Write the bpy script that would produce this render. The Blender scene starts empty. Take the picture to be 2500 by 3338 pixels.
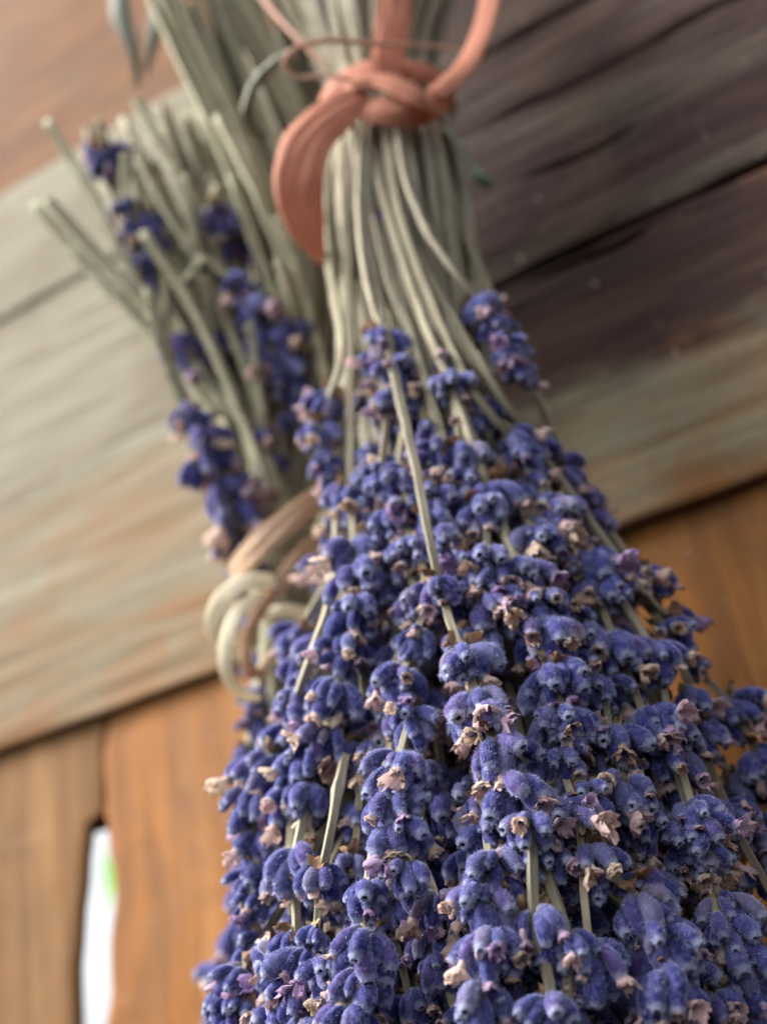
import bpy, math, random
import numpy as np
from mathutils import Vector, Matrix, noise

random.seed(11)
rng = np.random.default_rng(11)
sc = bpy.context.scene

# ------------------------------------------------------------------ camera
# World: X runs along the timber wall, Y goes into the wall, Z is up. The camera hangs at CAM and looks up at the bunches.
FPX = 4500.0                                   # focal length in pixels of a 2500 px wide frame
up = np.array([-.126, .89, .435]); up /= np.linalg.norm(up)
_hz = -(up[0] + up[1]*.467)/(up[1]*.132 + up[2])
hor = np.array([1, .467 + .132*_hz, _hz]); hor /= np.linalg.norm(hor)
VV = up*np.array([1, 1, -1]); HH = hor*np.array([1, 1, -1]); BB = np.cross(VV, HH)
ROT = np.stack([HH, BB, VV])                    # camera axes -> world
CAM = np.array([0.0, 0.0, 1.90])
def W(px, py, z):
    """place at photograph position (px,py), z metres in front of the lens"""
    return CAM + ROT @ np.array([(px-1250)/FPX*z, -(py-1669)/FPX*z, -z])
def D(px, py, z):                               # the same from the 1657 px wide working copy
    return W(px*1.5088, py*1.5088, z)
cd = bpy.data.cameras.new('camera'); cam = bpy.data.objects.new('camera', cd)
sc.collection.objects.link(cam); sc.camera = cam
m4 = Matrix([[*ROT[i], CAM[i]] for i in range(3)] + [[0, 0, 0, 1]])
cam.matrix_world = m4
cd.sensor_fit = 'VERTICAL'; cd.sensor_height = 24.0; cd.lens = 24.0*FPX/3338.0
cd.clip_start = .005; cd.clip_end = 500
cd.dof.use_dof = True; cd.dof.focus_distance = .203
cd.dof.aperture_fstop = 7.0; cd.dof.aperture_blades = 0

# ------------------------------------------------------------------ light
wd = bpy.data.worlds.new('World'); sc.world = wd; wd.use_nodes = True
nt = wd.node_tree; nt.nodes.clear()
sky = nt.nodes.new('ShaderNodeTexSky'); sky.sky_type = 'NISHITA'; sky.sun_disc = False
bg = nt.nodes.new('ShaderNodeBackground'); wo = nt.nodes.new('ShaderNodeOutputWorld')
hs = nt.nodes.new('ShaderNodeHueSaturation'); hs.inputs['Saturation'].default_value = .22   # thin white overcast
nt.links.new(sky.outputs[0], hs.inputs['Color']); nt.links.new(hs.outputs[0], bg.inputs[0]); nt.links.new(bg.outputs[0], wo.inputs[0])
SUN = np.array([-.66, -.42, .66]); SUN /= np.linalg.norm(SUN)           # towards the sun: left, above and behind the lens
elev = math.asin(SUN[2]); azim = math.atan2(SUN[0], SUN[1])
sky.sun_elevation = elev; sky.sun_rotation = azim
sky.air_density = .7; sky.dust_density = 6.0; sky.ozone_density = .6; sky.altitude = 0
bg.inputs[1].default_value = .15
sd = bpy.data.lights.new('sun', 'SUN'); sd.energy = 1.2; sd.angle = math.radians(20); sd.color = (1, .93, .83)
so = bpy.data.objects.new('sun', sd); sc.collection.objects.link(so)
so.rotation_euler = Vector(SUN).to_track_quat('Z', 'Y').to_euler()
sc.view_settings.view_transform = 'Standard'; sc.view_settings.look = 'None'
sc.view_settings.gamma = 1; sc.view_settings.use_curve_mapping = False
sc.view_settings.exposure = 1.5
sc.cycles.max_bounces = 8

# ------------------------------------------------------------------ material helpers
def srgb(r, g, b):
    f = lambda c: (c/255/12.92 if c/255 <= .04045 else ((c/255+.055)/1.055)**2.4)
    return (f(r), f(g), f(b), 1)
class NT:
    def __init__(s, name):
        s.m = bpy.data.materials.new(name); s.m.use_nodes = True
        s.t = s.m.node_tree; s.t.nodes.clear()
        s.out = s.t.nodes.new('ShaderNodeOutputMaterial')
        s.b = s.t.nodes.new('ShaderNodeBsdfPrincipled'); s.link(s.b.outputs[0], s.out.inputs[0])
    def n(s, kind, **kw):
        nd = s.t.nodes.new('ShaderNode'+kind)
        for k, v in kw.items():
            if k.startswith('i_'):
                nd.inputs[k[2:].replace('_', ' ')].default_value = v
            else: setattr(nd, k, v)
        return nd
    def link(s, a, b): s.t.links.new(a, b)
    def ramp(s, fac, stops, interp='LINEAR'):
        r = s.n('ValToRGB'); r.color_ramp.interpolation = interp
        e = r.color_ramp.elements
        while len(e) < len(stops): e.new(.5)
        for k, (p, c) in enumerate(stops): e[k].position = p; e[k].color = c
        s.link(fac, r.inputs[0]); return r.outputs[0]
    def mix(s, fac, a, b, blend='MIX'):
        x = s.n('Mix', data_type='RGBA', blend_type=blend)
        for v, k in ((fac, 0), (a, 6), (b, 7)):
            if hasattr(v, 'is_linked'): s.link(v, x.inputs[k])
            else: x.inputs[k].default_value = v
        return x.outputs[2]
    def math(s, op, a, b=0.0, clamp=False):
        x = s.n('Math', operation=op, use_clamp=clamp)
        for v, k in ((a, 0), (b, 1)):
            if hasattr(v, 'is_linked'): s.link(v, x.inputs[k])
            else: x.inputs[k].default_value = v
        return x.outputs[0]
    def noise(s, vec, scale, detail=4, rough=.55, dist=0.0):
        x = s.n('TexNoise'); x.inputs['Scale'].default_value = scale; x.inputs['Detail'].default_value = detail
        x.inputs['Roughness'].default_value = rough; x.inputs['Distortion'].default_value = dist
        if vec is not None: s.link(vec, x.inputs['Vector'])
        return x.outputs['Fac']
    def mapping(s, vec, scale, loc=(0, 0, 0)):
        x = s.n('Mapping'); x.inputs['Scale'].default_value = scale; x.inputs['Location'].default_value = loc
        s.link(vec, x.inputs['Vector']); return x.outputs[0]
    def bump(s, h, dist, strength=1.0):
        x = s.n('Bump'); x.inputs['Strength'].default_value = strength; x.inputs['Distance'].default_value = dist
        s.link(h, x.inputs['Height']); s.link(x.outputs[0], s.b.inputs['Normal'])
    def rnd(s):
        """one random number per object, or per piece inside a joined mesh"""
        oi = s.n('ObjectInfo'); at = s.n('Attribute', attribute_name='grad')
        sp = s.n('SeparateColor'); s.link(at.outputs['Color'], sp.inputs[0])
        r = s.math('FRACT', s.math('ADD', oi.outputs['Random'], sp.outputs[1]))
        return r, sp.outputs[0], sp.outputs[2]
    def pos(s): return s.n('NewGeometry').outputs['Position']
    def obj(s): return s.n('TexCoord').outputs['Object']

def mat_bud():
    k = NT('lavender_calyx'); r, t, b = k.rnd()
    col = k.ramp(r, [(0, (.014, .016, .110, 1)), (.25, (.023, .023, .130, 1)), (.5, (.032, .036, .170, 1)), (.68, (.062, .036, .140, 1)), (.82, (.054, .062, .190, 1)), (.94, (.115, .110, .225, 1)), (1, (.14, .105, .12, 1))])
    col = k.mix(k.ramp(t, [(0, (.85,)*3+(1,)), (.26, (0, 0, 0, 1))]), col, (.27, .25, .24, 1))
    n1 = k.noise(k.pos(), 900, 3)
    col = k.mix(k.ramp(n1, [(.42, (0, 0, 0, 1)), (.74, (.36,)*3+(1,))]), col, (.25, .26, .52, 1))
    col = k.mix(k.ramp(t, [(.86, (0, 0, 0, 1)), (.99, (.6,)*3+(1,))]), col, (.50, .54, .68, 1))
    col = k.mix(b, col, (.022, .018, .05, 1))
    k.link(col, k.b.inputs['Base Color']); k.b.inputs['Roughness'].default_value = .85
    k.b.inputs['Specular IOR Level'].default_value = .2
    k.b.inputs['Sheen Weight'].default_value = .75; k.b.inputs['Sheen Roughness'].default_value = .38
    k.b.inputs['Sheen Tint'].default_value = (.52, .56, 1, 1)
    k.bump(k.noise(k.pos(), 2600, 3), .00025, .8)
    return k.m
def mat_fuzz():
    k = NT('calyx_fuzz'); k.b.inputs['Base Color'].default_value = (.54, .58, .85, 1)
    k.b.inputs['Roughness'].default_value = .6
    return k.m
def mat_floret():
    k = NT('dried_corolla'); r, t, b = k.rnd()
    col = k.ramp(r, [(0, (.30, .19, .44, 1)), (.22, (.46, .32, .50, 1)), (.4, (.64, .46, .48, 1)), (.7, (.74, .55, .48, 1)), (.92, (.78, .63, .48, 1)), (1, (.48, .30, .22, 1))])
    col = k.mix(k.ramp(k.noise(k.pos(), 900, 3), [(.46, (0, 0, 0, 1)), (.80, (.3,)*3+(1,))]), col, (.42, .24, .15, 1))
    k.link(col, k.b.inputs['Base Color']); k.b.inputs['Roughness'].default_value = .8
    k.b.inputs['Sheen Weight'].default_value = .3
    k.b.inputs['Subsurface Weight'].default_value = .0
    k.bump(k.noise(k.pos(), 1800, 4), .0003, .7)
    tr = k.n('BsdfTranslucent'); k.link(col, tr.inputs[0])
    ms = k.n('MixShader'); ms.inputs[0].default_value = .35
    k.link(k.b.outputs[0], ms.inputs[1]); k.link(tr.outputs[0], ms.inputs[2]); k.link(ms.outputs[0], k.out.inputs[0])
    return k.m
def mat_bract():
    k = NT('papery_bract'); r, t, b = k.rnd()
    col = k.ramp(r, [(0, (.30, .16, .085, 1)), (.4, (.42, .25, .14, 1)), (.75, (.52, .35, .21, 1)), (1, (.46, .40, .22, 1))])
    col = k.mix(k.ramp(k.noise(k.pos(), 700, 4), [(.42, (0, 0, 0, 1)), (.7, (.75,)*3+(1,))]), col, (.20, .10, .06, 1))
    k.link(col, k.b.inputs['Base Color']); k.b.inputs['Roughness'].default_value = .75
    k.bump(k.noise(k.pos(), 2200, 4), .0002, .7)
    tr = k.n('BsdfTranslucent'); k.link(col, tr.inputs[0])
    ms = k.n('MixShader'); ms.inputs[0].default_value = .3
    k.link(k.b.outputs[0], ms.inputs[1]); k.link(tr.outputs[0], ms.inputs[2]); k.link(ms.outputs[0], k.out.inputs[0])
    return k.m
def mat_stem(name, c0, c1, c2):
    k = NT(name); oi = k.n('ObjectInfo')
    uv = k.n('UVMap').outputs[0]
    col = k.ramp(oi.outputs['Random'], [(0, c0), (.45, c1), (.85, c2), (1, (.20, .135, .085, 1))])
    st = k.noise(k.mapping(uv, (60, 3, 1)), 1.0, 4, .6)
    col = k.mix(k.ramp(st, [(.35, (0, 0, 0, 1)), (.68, (.75,)*3+(1,))]), col, (.13, .12, .08, 1))
    bl = k.noise(k.pos(), 160, 3)
    col = k.mix(k.ramp(bl, [(.5, (0, 0, 0, 1)), (.72, (.5,)*3+(1,))]), col, (.25, .18, .13, 1))
    k.link(col, k.b.inputs['Base Color']); k.b.inputs['Roughness'].default_value = .7
    k.b.inputs['Specular IOR Level'].default_value = .25
    k.b.inputs['Sheen Weight'].default_value = .2; k.b.inputs['Sheen Roughness'].default_value = .4
    k.bump(st, .00025, .6)
    return k.m
def mat_strip(name, ca, cb, trans=.15, rough=.5):
    k = NT(name); uv = k.n('UVMap').outputs[0]
    st = k.noise(k.mapping(uv, (26, 1.6, 1)), 1.0, 6, .6)
    col = k.mix(k.ramp(st, [(.30, (0, 0, 0, 1)), (.66, (1, 1, 1, 1))]), ca, cb)
    k.link(col, k.b.inputs['Base Color']); k.b.inputs['Roughness'].default_value = rough
    k.b.inputs['Specular IOR Level'].default_value = .3
    k.bump(st, .0003, .6)
    tr = k.n('BsdfTranslucent'); k.link(col, tr.inputs[0])
    ms = k.n('MixShader'); ms.inputs[0].default_value = trans
    k.link(k.b.outputs[0], ms.inputs[1]); k.link(tr.outputs[0], ms.inputs[2]); k.link(ms.outputs[0], k.out.inputs[0])
    return k.m
def mat_wood(name, axis, base, weathered=None, dark=None, patch=None, seed=0.0, rough=.7, wr=(.28, .52, .78), stain=(.10, .06, .035, 1), foot=None):
    """grain runs along axis 0 (X) or 2 (Z); colours: base tones, a paler weathered grey, dark grain and stain"""
    k = NT(name); p = k.pos()
    s = [24.0, 60.0, 250.0] if axis == 0 else [190.0, 60.0, 20.0]
    g = k.noise(k.mapping(p, s, (seed, seed*2, seed*3)), 1.0, 6, .62, .9)
    s2 = [c*.22 for c in s]
    g2 = k.noise(k.mapping(p, s2, (seed*5, 3, seed)), 1.0, 4, .6, 1.4)
    col = k.ramp(g2, [(.25, base[0]), (.5, base[1]), (.75, base[2])])
    if patch:                                   # paler weathered grey towards low X or Z, darker base beyond a ragged edge
        sx = k.n('SeparateXYZ'); k.link(p, sx.inputs[0])
        d = k.math('MULTIPLY', k.math('SUBTRACT', patch[0], sx.outputs[0]), patch[1])
        dz = k.math('MULTIPLY', k.math('SUBTRACT', patch[2], sx.outputs[2]), patch[3])
        rag = k.math('MULTIPLY', k.math('SUBTRACT', k.noise(k.mapping(p, [c*.35 for c in s], (9, 2, 4)), 1.0, 5, .65, 1.2), .5), patch[4])
        mk = k.math('ADD', k.math('MAXIMUM', d, dz), rag)
        mk = k.ramp(mk, [(0, (0, 0, 0, 1)), (1, (1, 1, 1, 1))])
        wc = k.ramp(g2, [(wr[0], weathered[0]), (wr[1], weathered[1]), (wr[2], weathered[2])])
        col = k.mix(mk, k.mix(k.ramp(g, [(.38, (.55,)*3+(1,)), (.54, (0, 0, 0, 1))]), col, dark), k.mix(k.ramp(g, [(.38, (.18,)*3+(1,)), (.56, (0, 0, 0, 1))]), wc, (.20, .15, .095, 1)))
    else: col = k.mix(k.ramp(g, [(.40, (.40,)*3+(1,)), (.56, (0, 0, 0, 1))]), col, dark or (.05, .03, .022, 1))
    pt = k.noise(k.mapping(p, [c*.5 for c in ([40, 60, 70] if axis == 0 else [70, 60, 40])], (seed*7, 1, 2)), 1.0, 5, .6, .6)
    col = k.mix(k.ramp(pt, [(.50, (0, 0, 0, 1)), (.72, (.55,)*3+(1,))]), col, stain)
    if foot:                                    # rusty damp stain along the lower edge
        fz = k.n('SeparateXYZ'); k.link(p, fz.inputs[0])
        ff = k.math('ADD', k.math('MULTIPLY', k.math('SUBTRACT', foot[0], fz.outputs[2]), foot[1]), k.math('MULTIPLY', k.math('SUBTRACT', pt, .5), 3.0))
        col = k.mix(k.ramp(ff, [(0, (0, 0, 0, 1)), (1, (.85,)*3+(1,))]), col, foot[2])
    sp = k.noise(p, 420, 2, .5)
    col = k.mix(k.ramp(sp, [(.70, (0, 0, 0, 1)), (.77, (.55,)*3+(1,))]), col, (.40, .36, .32, 1))
    k.link(col, k.b.inputs['Base Color']); k.b.inputs['Roughness'].default_value = rough
    k.b.inputs['Specular IOR Level'].default_value = .12
    k.bump(g, .0008, .5)
    return k.m

# ------------------------------------------------------------------ mesh helpers
def link(o, parent=None, base=None):
    sc.collection.objects.link(o)
    if parent is not None: o.parent = parent
    return o
def mesh_np(name, v, quads, tris=None, mats=(), mat_idx=None, smooth=True, col=None, uv=None):
    """v (n,3); faces: list/array of quads (m,4) and tris (k,3); mat_idx per face quads then tris; col per vertex; uv per vertex"""
    me = bpy.data.meshes.new(name)
    q = np.asarray(quads if quads is not None and len(quads) else np.zeros((0, 4)), dtype=np.int32).reshape(-1, 4)
    t = np.asarray(tris if tris is not None and len(tris) else np.zeros((0, 3)), dtype=np.int32).reshape(-1, 3)
    li = np.concatenate([q.ravel(), t.ravel()])
    ls = np.concatenate([np.arange(len(q))*4, len(q)*4 + np.arange(len(t))*3])
    me.vertices.add(len(v)); me.vertices.foreach_set('co', np.asarray(v, dtype=np.float32).ravel())
    me.loops.add(len(li)); me.loops.foreach_set('vertex_index', li.astype(np.int32))
    me.polygons.add(len(ls)); me.polygons.foreach_set('loop_start', ls.astype(np.int32))
    if mat_idx is not None: me.polygons.foreach_set('material_index', np.asarray(mat_idx, dtype=np.int32))
    me.polygons.foreach_set('use_smooth', np.full(len(ls), smooth))
    if col is not None:
        a = me.attributes.new('grad', 'FLOAT_COLOR', 'POINT')
        a.data.foreach_set('color', np.concatenate([np.asarray(col, dtype=np.float32), np.ones((len(v), 1), np.float32)], 1).ravel())
    if uv is not None:
        u = me.uv_layers.new(name='UVMap'); u.data.foreach_set('uv', np.asarray(uv, dtype=np.float32)[li].ravel())
    for m in mats: me.materials.append(m)
    me.update(calc_edges=True); me.validate()
    return me
def spline(pts, n):
    """smooth curve through pts, n samples evenly in chord length"""
    P = np.asarray(pts, float)
    if len(P) == 2: return P[0] + (P[1]-P[0])*np.linspace(0, 1, n)[:, None]
    d = np.concatenate([[0], np.cumsum(np.maximum(np.linalg.norm(np.diff(P, axis=0), axis=1), 1e-6))])
    m = np.zeros_like(P)
    for i in range(len(P)):
        if i == 0: m[i] = (P[1]-P[0])/(d[1]-d[0])
        elif i == len(P)-1: m[i] = (P[-1]-P[-2])/(d[-1]-d[-2])
        else: m[i] = .5*((P[i+1]-P[i])/(d[i+1]-d[i]) + (P[i]-P[i-1])/(d[i]-d[i-1]))
    out = []
    for s in np.linspace(0, d[-1], n):
        i = min(max(np.searchsorted(d, s)-1, 0), len(P)-2); h = d[i+1]-d[i]; t = (s-d[i])/h
        out.append((2*t**3-3*t**2+1)*P[i] + (t**3-2*t**2+t)*h*m[i] + (-2*t**3+3*t**2)*P[i+1] + (t**3-t**2)*h*m[i+1])
    return np.array(out)
def frames(C, ref=(0, -1, 0)):
    T = np.gradient(C, axis=0); T /= np.linalg.norm(T, axis=1)[:, None]
    a = np.asarray(ref, float); N = []
    for t in T:
        a = a - t*(a@t); a = a/np.linalg.norm(a); N.append(a.copy())
    N = np.array(N); return T, N, np.cross(T, N)
SQ = [(1, 1), (.55, .78), (0, .82), (-.55, .78), (-1, 1), (-.78, .55), (-.82, 0), (-.78, -.55), (-1, -1), (-.55, -.78), (0, -.82), (.55, -.78), (1, -1), (.78, -.55), (.82, 0), (.78, .55)]
SQ = np.array([(x*(.86 if abs(x) == abs(y) else 1), y*(.86 if abs(x) == abs(y) else 1)) for x, y in SQ])
def stem_mesh(name, C, r0, r1, mat, twist=0.0, kink=.00028):
    n = len(C); sd_ = random.random()*50
    C = C + kink*np.array([[noise.noise(Vector((i*.45+sd_, q*9.1, sd_))) for q in range(3)] for i in range(n)])
    T, N, B = frames(C, (0.3, -1, .2)); k = len(SQ)
    r = np.linspace(r0, r1, n); tw = twist + np.linspace(0, .6, n)
    ph = random.random()*20
    r = r*(1 + .05*np.array([noise.noise(Vector((i*.35+ph, ph, 0))) for i in range(n)]))
    for _ in range(random.choice((0, 1, 1, 2))):   # leaf nodes
        i0 = random.uniform(2, n-3); r = r*(1+random.uniform(.2, .5)*np.exp(-((np.arange(n)-i0)/.7)**2))
    ca, sa = np.cos(tw), np.sin(tw)
    V = np.zeros((n, k, 3)); UV = np.zeros((n, k, 2))
    L = np.concatenate([[0], np.cumsum(np.linalg.norm(np.diff(C, axis=0), axis=1))])
    for j, (x, y) in enumerate(SQ):
        V[:, j] = C + ((x*ca-y*sa)*r)[:, None]*N + ((x*sa+y*ca)*r)[:, None]*B
        UV[:, j, 0] = abs(j/k-.5) + ph; UV[:, j, 1] = L*60 + ph
    i, j = np.meshgrid(np.arange(n-1), np.arange(k), indexing='ij'); j2 = (j+1) % k
    q = np.stack([i*k+j, i*k+j2, (i+1)*k+j2, (i+1)*k+j], -1).reshape(-1, 4)
    V = V.reshape(-1, 3); UV = UV.reshape(-1, 2)
    V = np.concatenate([V, [C[0]-T[0]*r0*.1, C[-1]]]); UV = np.concatenate([UV, [[ph, ph], [ph, ph]]])
    tr = [[n*k, (a+1) % k, a] for a in range(k)] + [[n*k+1, (n-1)*k+a, (n-1)*k+(a+1) % k] for a in range(k)]
    return mesh_np(name, V, q, tr, [mat], uv=UV)
def strip_mesh(name, pts, widths, normals, thick, mat, n=60, curl=.12, nw=20, crease=.03):
    """a flat band: centre line pts, width at each point, facing direction at each point; gently cupped across"""
    C = spline(pts, n); w = np.interp(np.linspace(0, 1, n), np.linspace(0, 1, len(widths)), widths)
    NN = spline(normals, n) if len(normals) > 2 else np.asarray(normals[0]) + np.linspace(0, 1, n)[:, None]*(np.asarray(normals[-1])-np.asarray(normals[0]))
    T = np.gradient(C, axis=0); T /= np.linalg.norm(T, axis=1)[:, None]
    NN = NN - T*(NN*T).sum(1)[:, None]; NN /= np.linalg.norm(NN, axis=1)[:, None]; S = np.cross(T, NN)
    ph = random.random()*30; V = []; UV = []
    for i in range(n):
        ring = []
        for side in (1, -1):
            xs = np.linspace(-1, 1, nw+1) if side == 1 else np.linspace(1, -1, nw+1)
            for x in xs:
                e = 1-x*x*.85
                wob = (.03*noise.noise(Vector((x*1.6+ph, i*.11, ph))) + crease*noise.noise(Vector((x*4.2+ph*2, i*.035, ph))))*w[i]
                edge = 1+.05*noise.noise(Vector((i*.2, ph, x*.5)))+.05*noise.noise(Vector((i*.05, ph+4, x*.5)))
                V.append(C[i] + S[i]*x*w[i]*.5*edge + NN[i]*(side*thick*.5*e - curl*w[i]*x*x*.5 + wob))
                UV.append((x*.5+ph, i/n*3+ph))
    k = 2*(nw+1); i, j = np.meshgrid(np.arange(n-1), np.arange(k), indexing='ij'); j2 = (j+1) % k
    q = np.stack([i*k+j, (i+1)*k+j, (i+1)*k+j2, i*k+j2], -1).reshape(-1, 4)
    caps = []
    for b in (0, (n-1)*k):
        for a in range(nw):
            caps.append([b+a, b+a+1, b+k-2-a, b+k-1-a] if b == 0 else [b+k-1-a, b+k-2-a, b+a+1, b+a])
    return mesh_np(name, V, np.concatenate([q, caps]), None, [mat], uv=UV)
def empty(name, loc, label, cat, group=None):
    o = bpy.data.objects.new(name, None); o.empty_display_size = .01; o.location = Vector(loc); sc.collection.objects.link(o)
    o['label'] = label; o['category'] = cat
    if group: o['group'] = group
    return o

# ------------------------------------------------------------------ timber wall
TIE = W(1260, 330, .325)
YW = TIE[1] + .036                               # front of the horizontal timbers
def wall_at(px, py, y=YW):
    d = W(px, py, 1.0) - CAM; return CAM + d*(y/d[1])
PI = math.pi
GREY = [(.175, .150, .106, 1), (.212, .196, .144, 1), (.240, .230, .176, 1)]
BROWN = [(.020, .0088, .0088, 1), (.033, .0160, .0150, 1), (.052, .0285, .0245, 1)]
ORANGE = [(.185, .075, .022, 1), (.29, .118, .028, 1), (.33, .155, .050, 1)]
XS = wall_at(1450, 1000)[0]
WOOD_UP = mat_wood('brown_upper_timber', 0, [(.12, .048, .018, 1), (.19, .084, .030, 1), (.16, .088, .052, 1)], seed=2.3)
WOOD_A = mat_wood('weathered_timber', 0, BROWN, GREY, patch=(XS-.008, 26.0, 0, 0, 1.6), dark=(.018, .0095, .0085, 1), seed=4.1)
wz = wall_at(2300, 1000)[2]
WOOD_B = mat_wood('weathered_lower_timber', 0, BROWN, [(.19, .105, .045, 1), (.19, .162, .106, 1), (.225, .21, .152, 1)], wr=(.34, .50, .68), patch=(XS-.008, 26.0, wz, 55.0, 3.0), dark=(.085, .050, .030, 1), stain=(.23, .108, .042, 1), foot=(CAM[2]+.133, 60.0, (.20, .085, .026, 1)), seed=7.7)
WOOD_V = mat_wood('orange_board', 2, ORANGE, seed=1.2, dark=(.12, .045, .014, 1), rough=.6)
WOOD_V2 = mat_wood('brown_board', 2, [(.12, .060, .022, 1), (.21, .108, .042, 1), (.27, .15, .065, 1)], seed=9.4, dark=(.085, .042, .018, 1))

wall = empty('timber_wall', (wall_at(1250, 1700)[0], YW, CAM[2]+.0), 'weathered timber wall of horizontal planks above vertical orange-brown boards behind the lavender', 'wall')
def board(name, axis, a0, a1, b0, b1, front, mat, bow=.0008, rag=.0012, thick=.03, na=220, nb=26, seed=0.0, edge0=None, edge1=None, crack=None, open_=lambda a, t: 1.0):
    """axis 0: long side along X (a), b is Z.  axis 2: long side along Z (a), b is X.  Rounded, uneven edges; splits are cut in."""
    V = []
    for i in range(na+1):
        a = a0 + (a1-a0)*i/na
        l = b0 + (edge0(a) if edge0 else 0) + rag*noise.fractal(Vector((a*40, seed, 0)), 1, 2, 4)
        h = b1 + (edge1(a) if edge1 else 0) + rag*noise.fractal(Vector((a*40, seed+5, 3)), 1, 2, 4)
        row = [(l, front+thick)]
        for j in range(nb+1):
            t = j/nb; t = .5-.5*math.cos(math.pi*t)
            b = l + (h-l)*t
            e = min(t, 1-t)*(h-l)
            rim = .0012*max(0, 1-e/.0013)**2*open_(a, t)
            y = front + rim + bow*(2*t-1)**2 + .0004*noise.fractal(Vector((a*22, b*260, seed)), 1, 2, 3)
            if crack:
                for (ca, cb, cz, cw, cdp) in crack:
                    if ca < a < cb:
                        zc = cz + .0016*noise.noise(Vector((a*60, seed, 7)))
                        f = min(1, 6*(a-ca)/(cb-ca), 6*(cb-a)/(cb-ca))
                        y += cdp*f*math.exp(-((b-zc)/cw)**2)
            row.append((b, y))
        row.append((h, front+thick))
        for b, y in row: V.append((a, y, b) if axis == 0 else (b, y, a))
    k = nb+3; q = []
    for i in range(na):
        for j in range(k-1):
            f4 = [i*k+j, (i+1)*k+j, (i+1)*k+j+1, i*k+j+1]
            q.append(f4 if axis == 0 else f4[::-1])
        f4 = [i*k+k-1, (i+1)*k+k-1, (i+1)*k, i*k]; q.append(f4 if axis == 0 else f4[::-1])
    V = np.array(V) - np.array(wall.location)
    o = bpy.data.objects.new(name, mesh_np(name, V, q, None, [mat])); return link(o, wall)
z1 = CAM[2]+.314; z2 = CAM[2]+.262; z3 = CAM[2]+.1925; z4 = CAM[2]+.121
X0, X1 = -.62, .10
def op(a): return min(1.0, max(.0, (a-XS+.05)/.05))          # the lower joint stands open only towards the right
def shut(a): return .0013*(1-op(a))
def op_mid(a, t): return .8 if t > .5 else op(a)
def op_low(a, t): return op(a) if t > .5 else .3
def shutn(a): return -shut(a)
board('plank', 0, X0, X1, z1, z1+.11, YW+.004, WOOD_UP, seed=1)
board('plank', 0, X0, X1, z2+.0006, z1-.0006, YW, WOOD_A, seed=2)
zc = wall_at(2000, 200)[2]
board('plank', 0, X0, X1, z3+.0008, z2-.0006, YW, WOOD_A, seed=3, open_=op_mid, edge0=shutn, rag=.0006, nb=120, na=300, bow=.0006, crack=[(wall_at(1480, 430)[0], .09, zc, .0007, .003), (wall_at(1700, 560)[0], wall_at(2100, 420)[0], wall_at(1900, 500)[2], .0006, .0018)])
board('plank', 0, X0, X1, z4, z3-.0008, YW+.0003, WOOD_B, seed=4, open_=op_low, edge1=shut, rag=.0006, nb=70, bow=.0002, crack=[(wall_at(1750, 900)[0], wall_at(2120, 720)[0], z3-.0034, .0006, .003)])
# vertical boards stand back under the lowest timber; daylight shows where two of them part
YB = YW + .0035
g0 = wall_at(325, 3000, YB)
xl = wall_at(252, 3000, YB)[0]; xr = wall_at(362, 3000, YB)[0]
ztop = z4 + .03
zg = wall_at(330, 2660, YB)[2]
def taper(a): return 1-math.sqrt(min(1, max(0, (zg-a)/.034)))
def gap_l(a): return .35*(xr-xl)*taper(a) + .07*(a-g0[2]) + (.004 if a > zg+.001 else 0)
def gap_r(a): return -.65*(xr-xl)*taper(a) + .17*(a-g0[2]) - .0009*math.sin((g0[2]-a)*260)
board('board', 2, CAM[2]-.12, ztop, X0+.1, xl, YB, WOOD_V2, seed=11, edge1=gap_l, thick=.003)
board('board', 2, CAM[2]-.12, ztop, xr, xr+.118, YB, WOOD_V, seed=12, edge0=gap_r, thick=.003)
board('board', 2, CAM[2]-.12, ztop, xr+.1195, X1, YB+.001, WOOD_V, seed=14, thick=.022)
board('board', 2, zg+.004, ztop-.004, xl-.03, xr+.03, YB+.0040, WOOD_V2, seed=15, thick=.02, na=40)   # cleat behind the top of the gap

# leaf outside, seen through the gap
LEAF = NT('fresh_leaf'); LEAF.b.inputs['Base Color'].default_value = (.42, .70, .04, 1); LEAF.b.inputs['Roughness'].default_value = .45
_tr = LEAF.n('BsdfTranslucent'); _tr.inputs[0].default_value = (.60, .92, .06, 1)
_ms = LEAF.n('MixShader'); _ms.inputs[0].default_value = .6
LEAF.link(LEAF.b.outputs[0], _ms.inputs[1]); LEAF.link(_tr.outputs[0], _ms.inputs[2]); LEAF.link(_ms.outputs[0], LEAF.out.inputs[0])

# ------------------------------------------------------------------ lavender pieces
M_BUD, M_FUZZ, M_FLO, M_BRA = mat_bud(), mat_fuzz(), mat_floret(), mat_bract()
M_STEM = mat_stem('dry_stem', (.35, .315, .215, 1), (.45, .41, .29, 1), (.27, .25, .185, 1))
M_STEM_L = mat_stem('pale_green_stem', (.46, .44, .29, 1), (.58, .56, .39, 1), (.34, .34, .23, 1))
M_CUT = mat_stem('straw_green_stem', (.54, .54, .36, 1), (.60, .59, .41, 1), (.50, .50, .34, 1))

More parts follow.
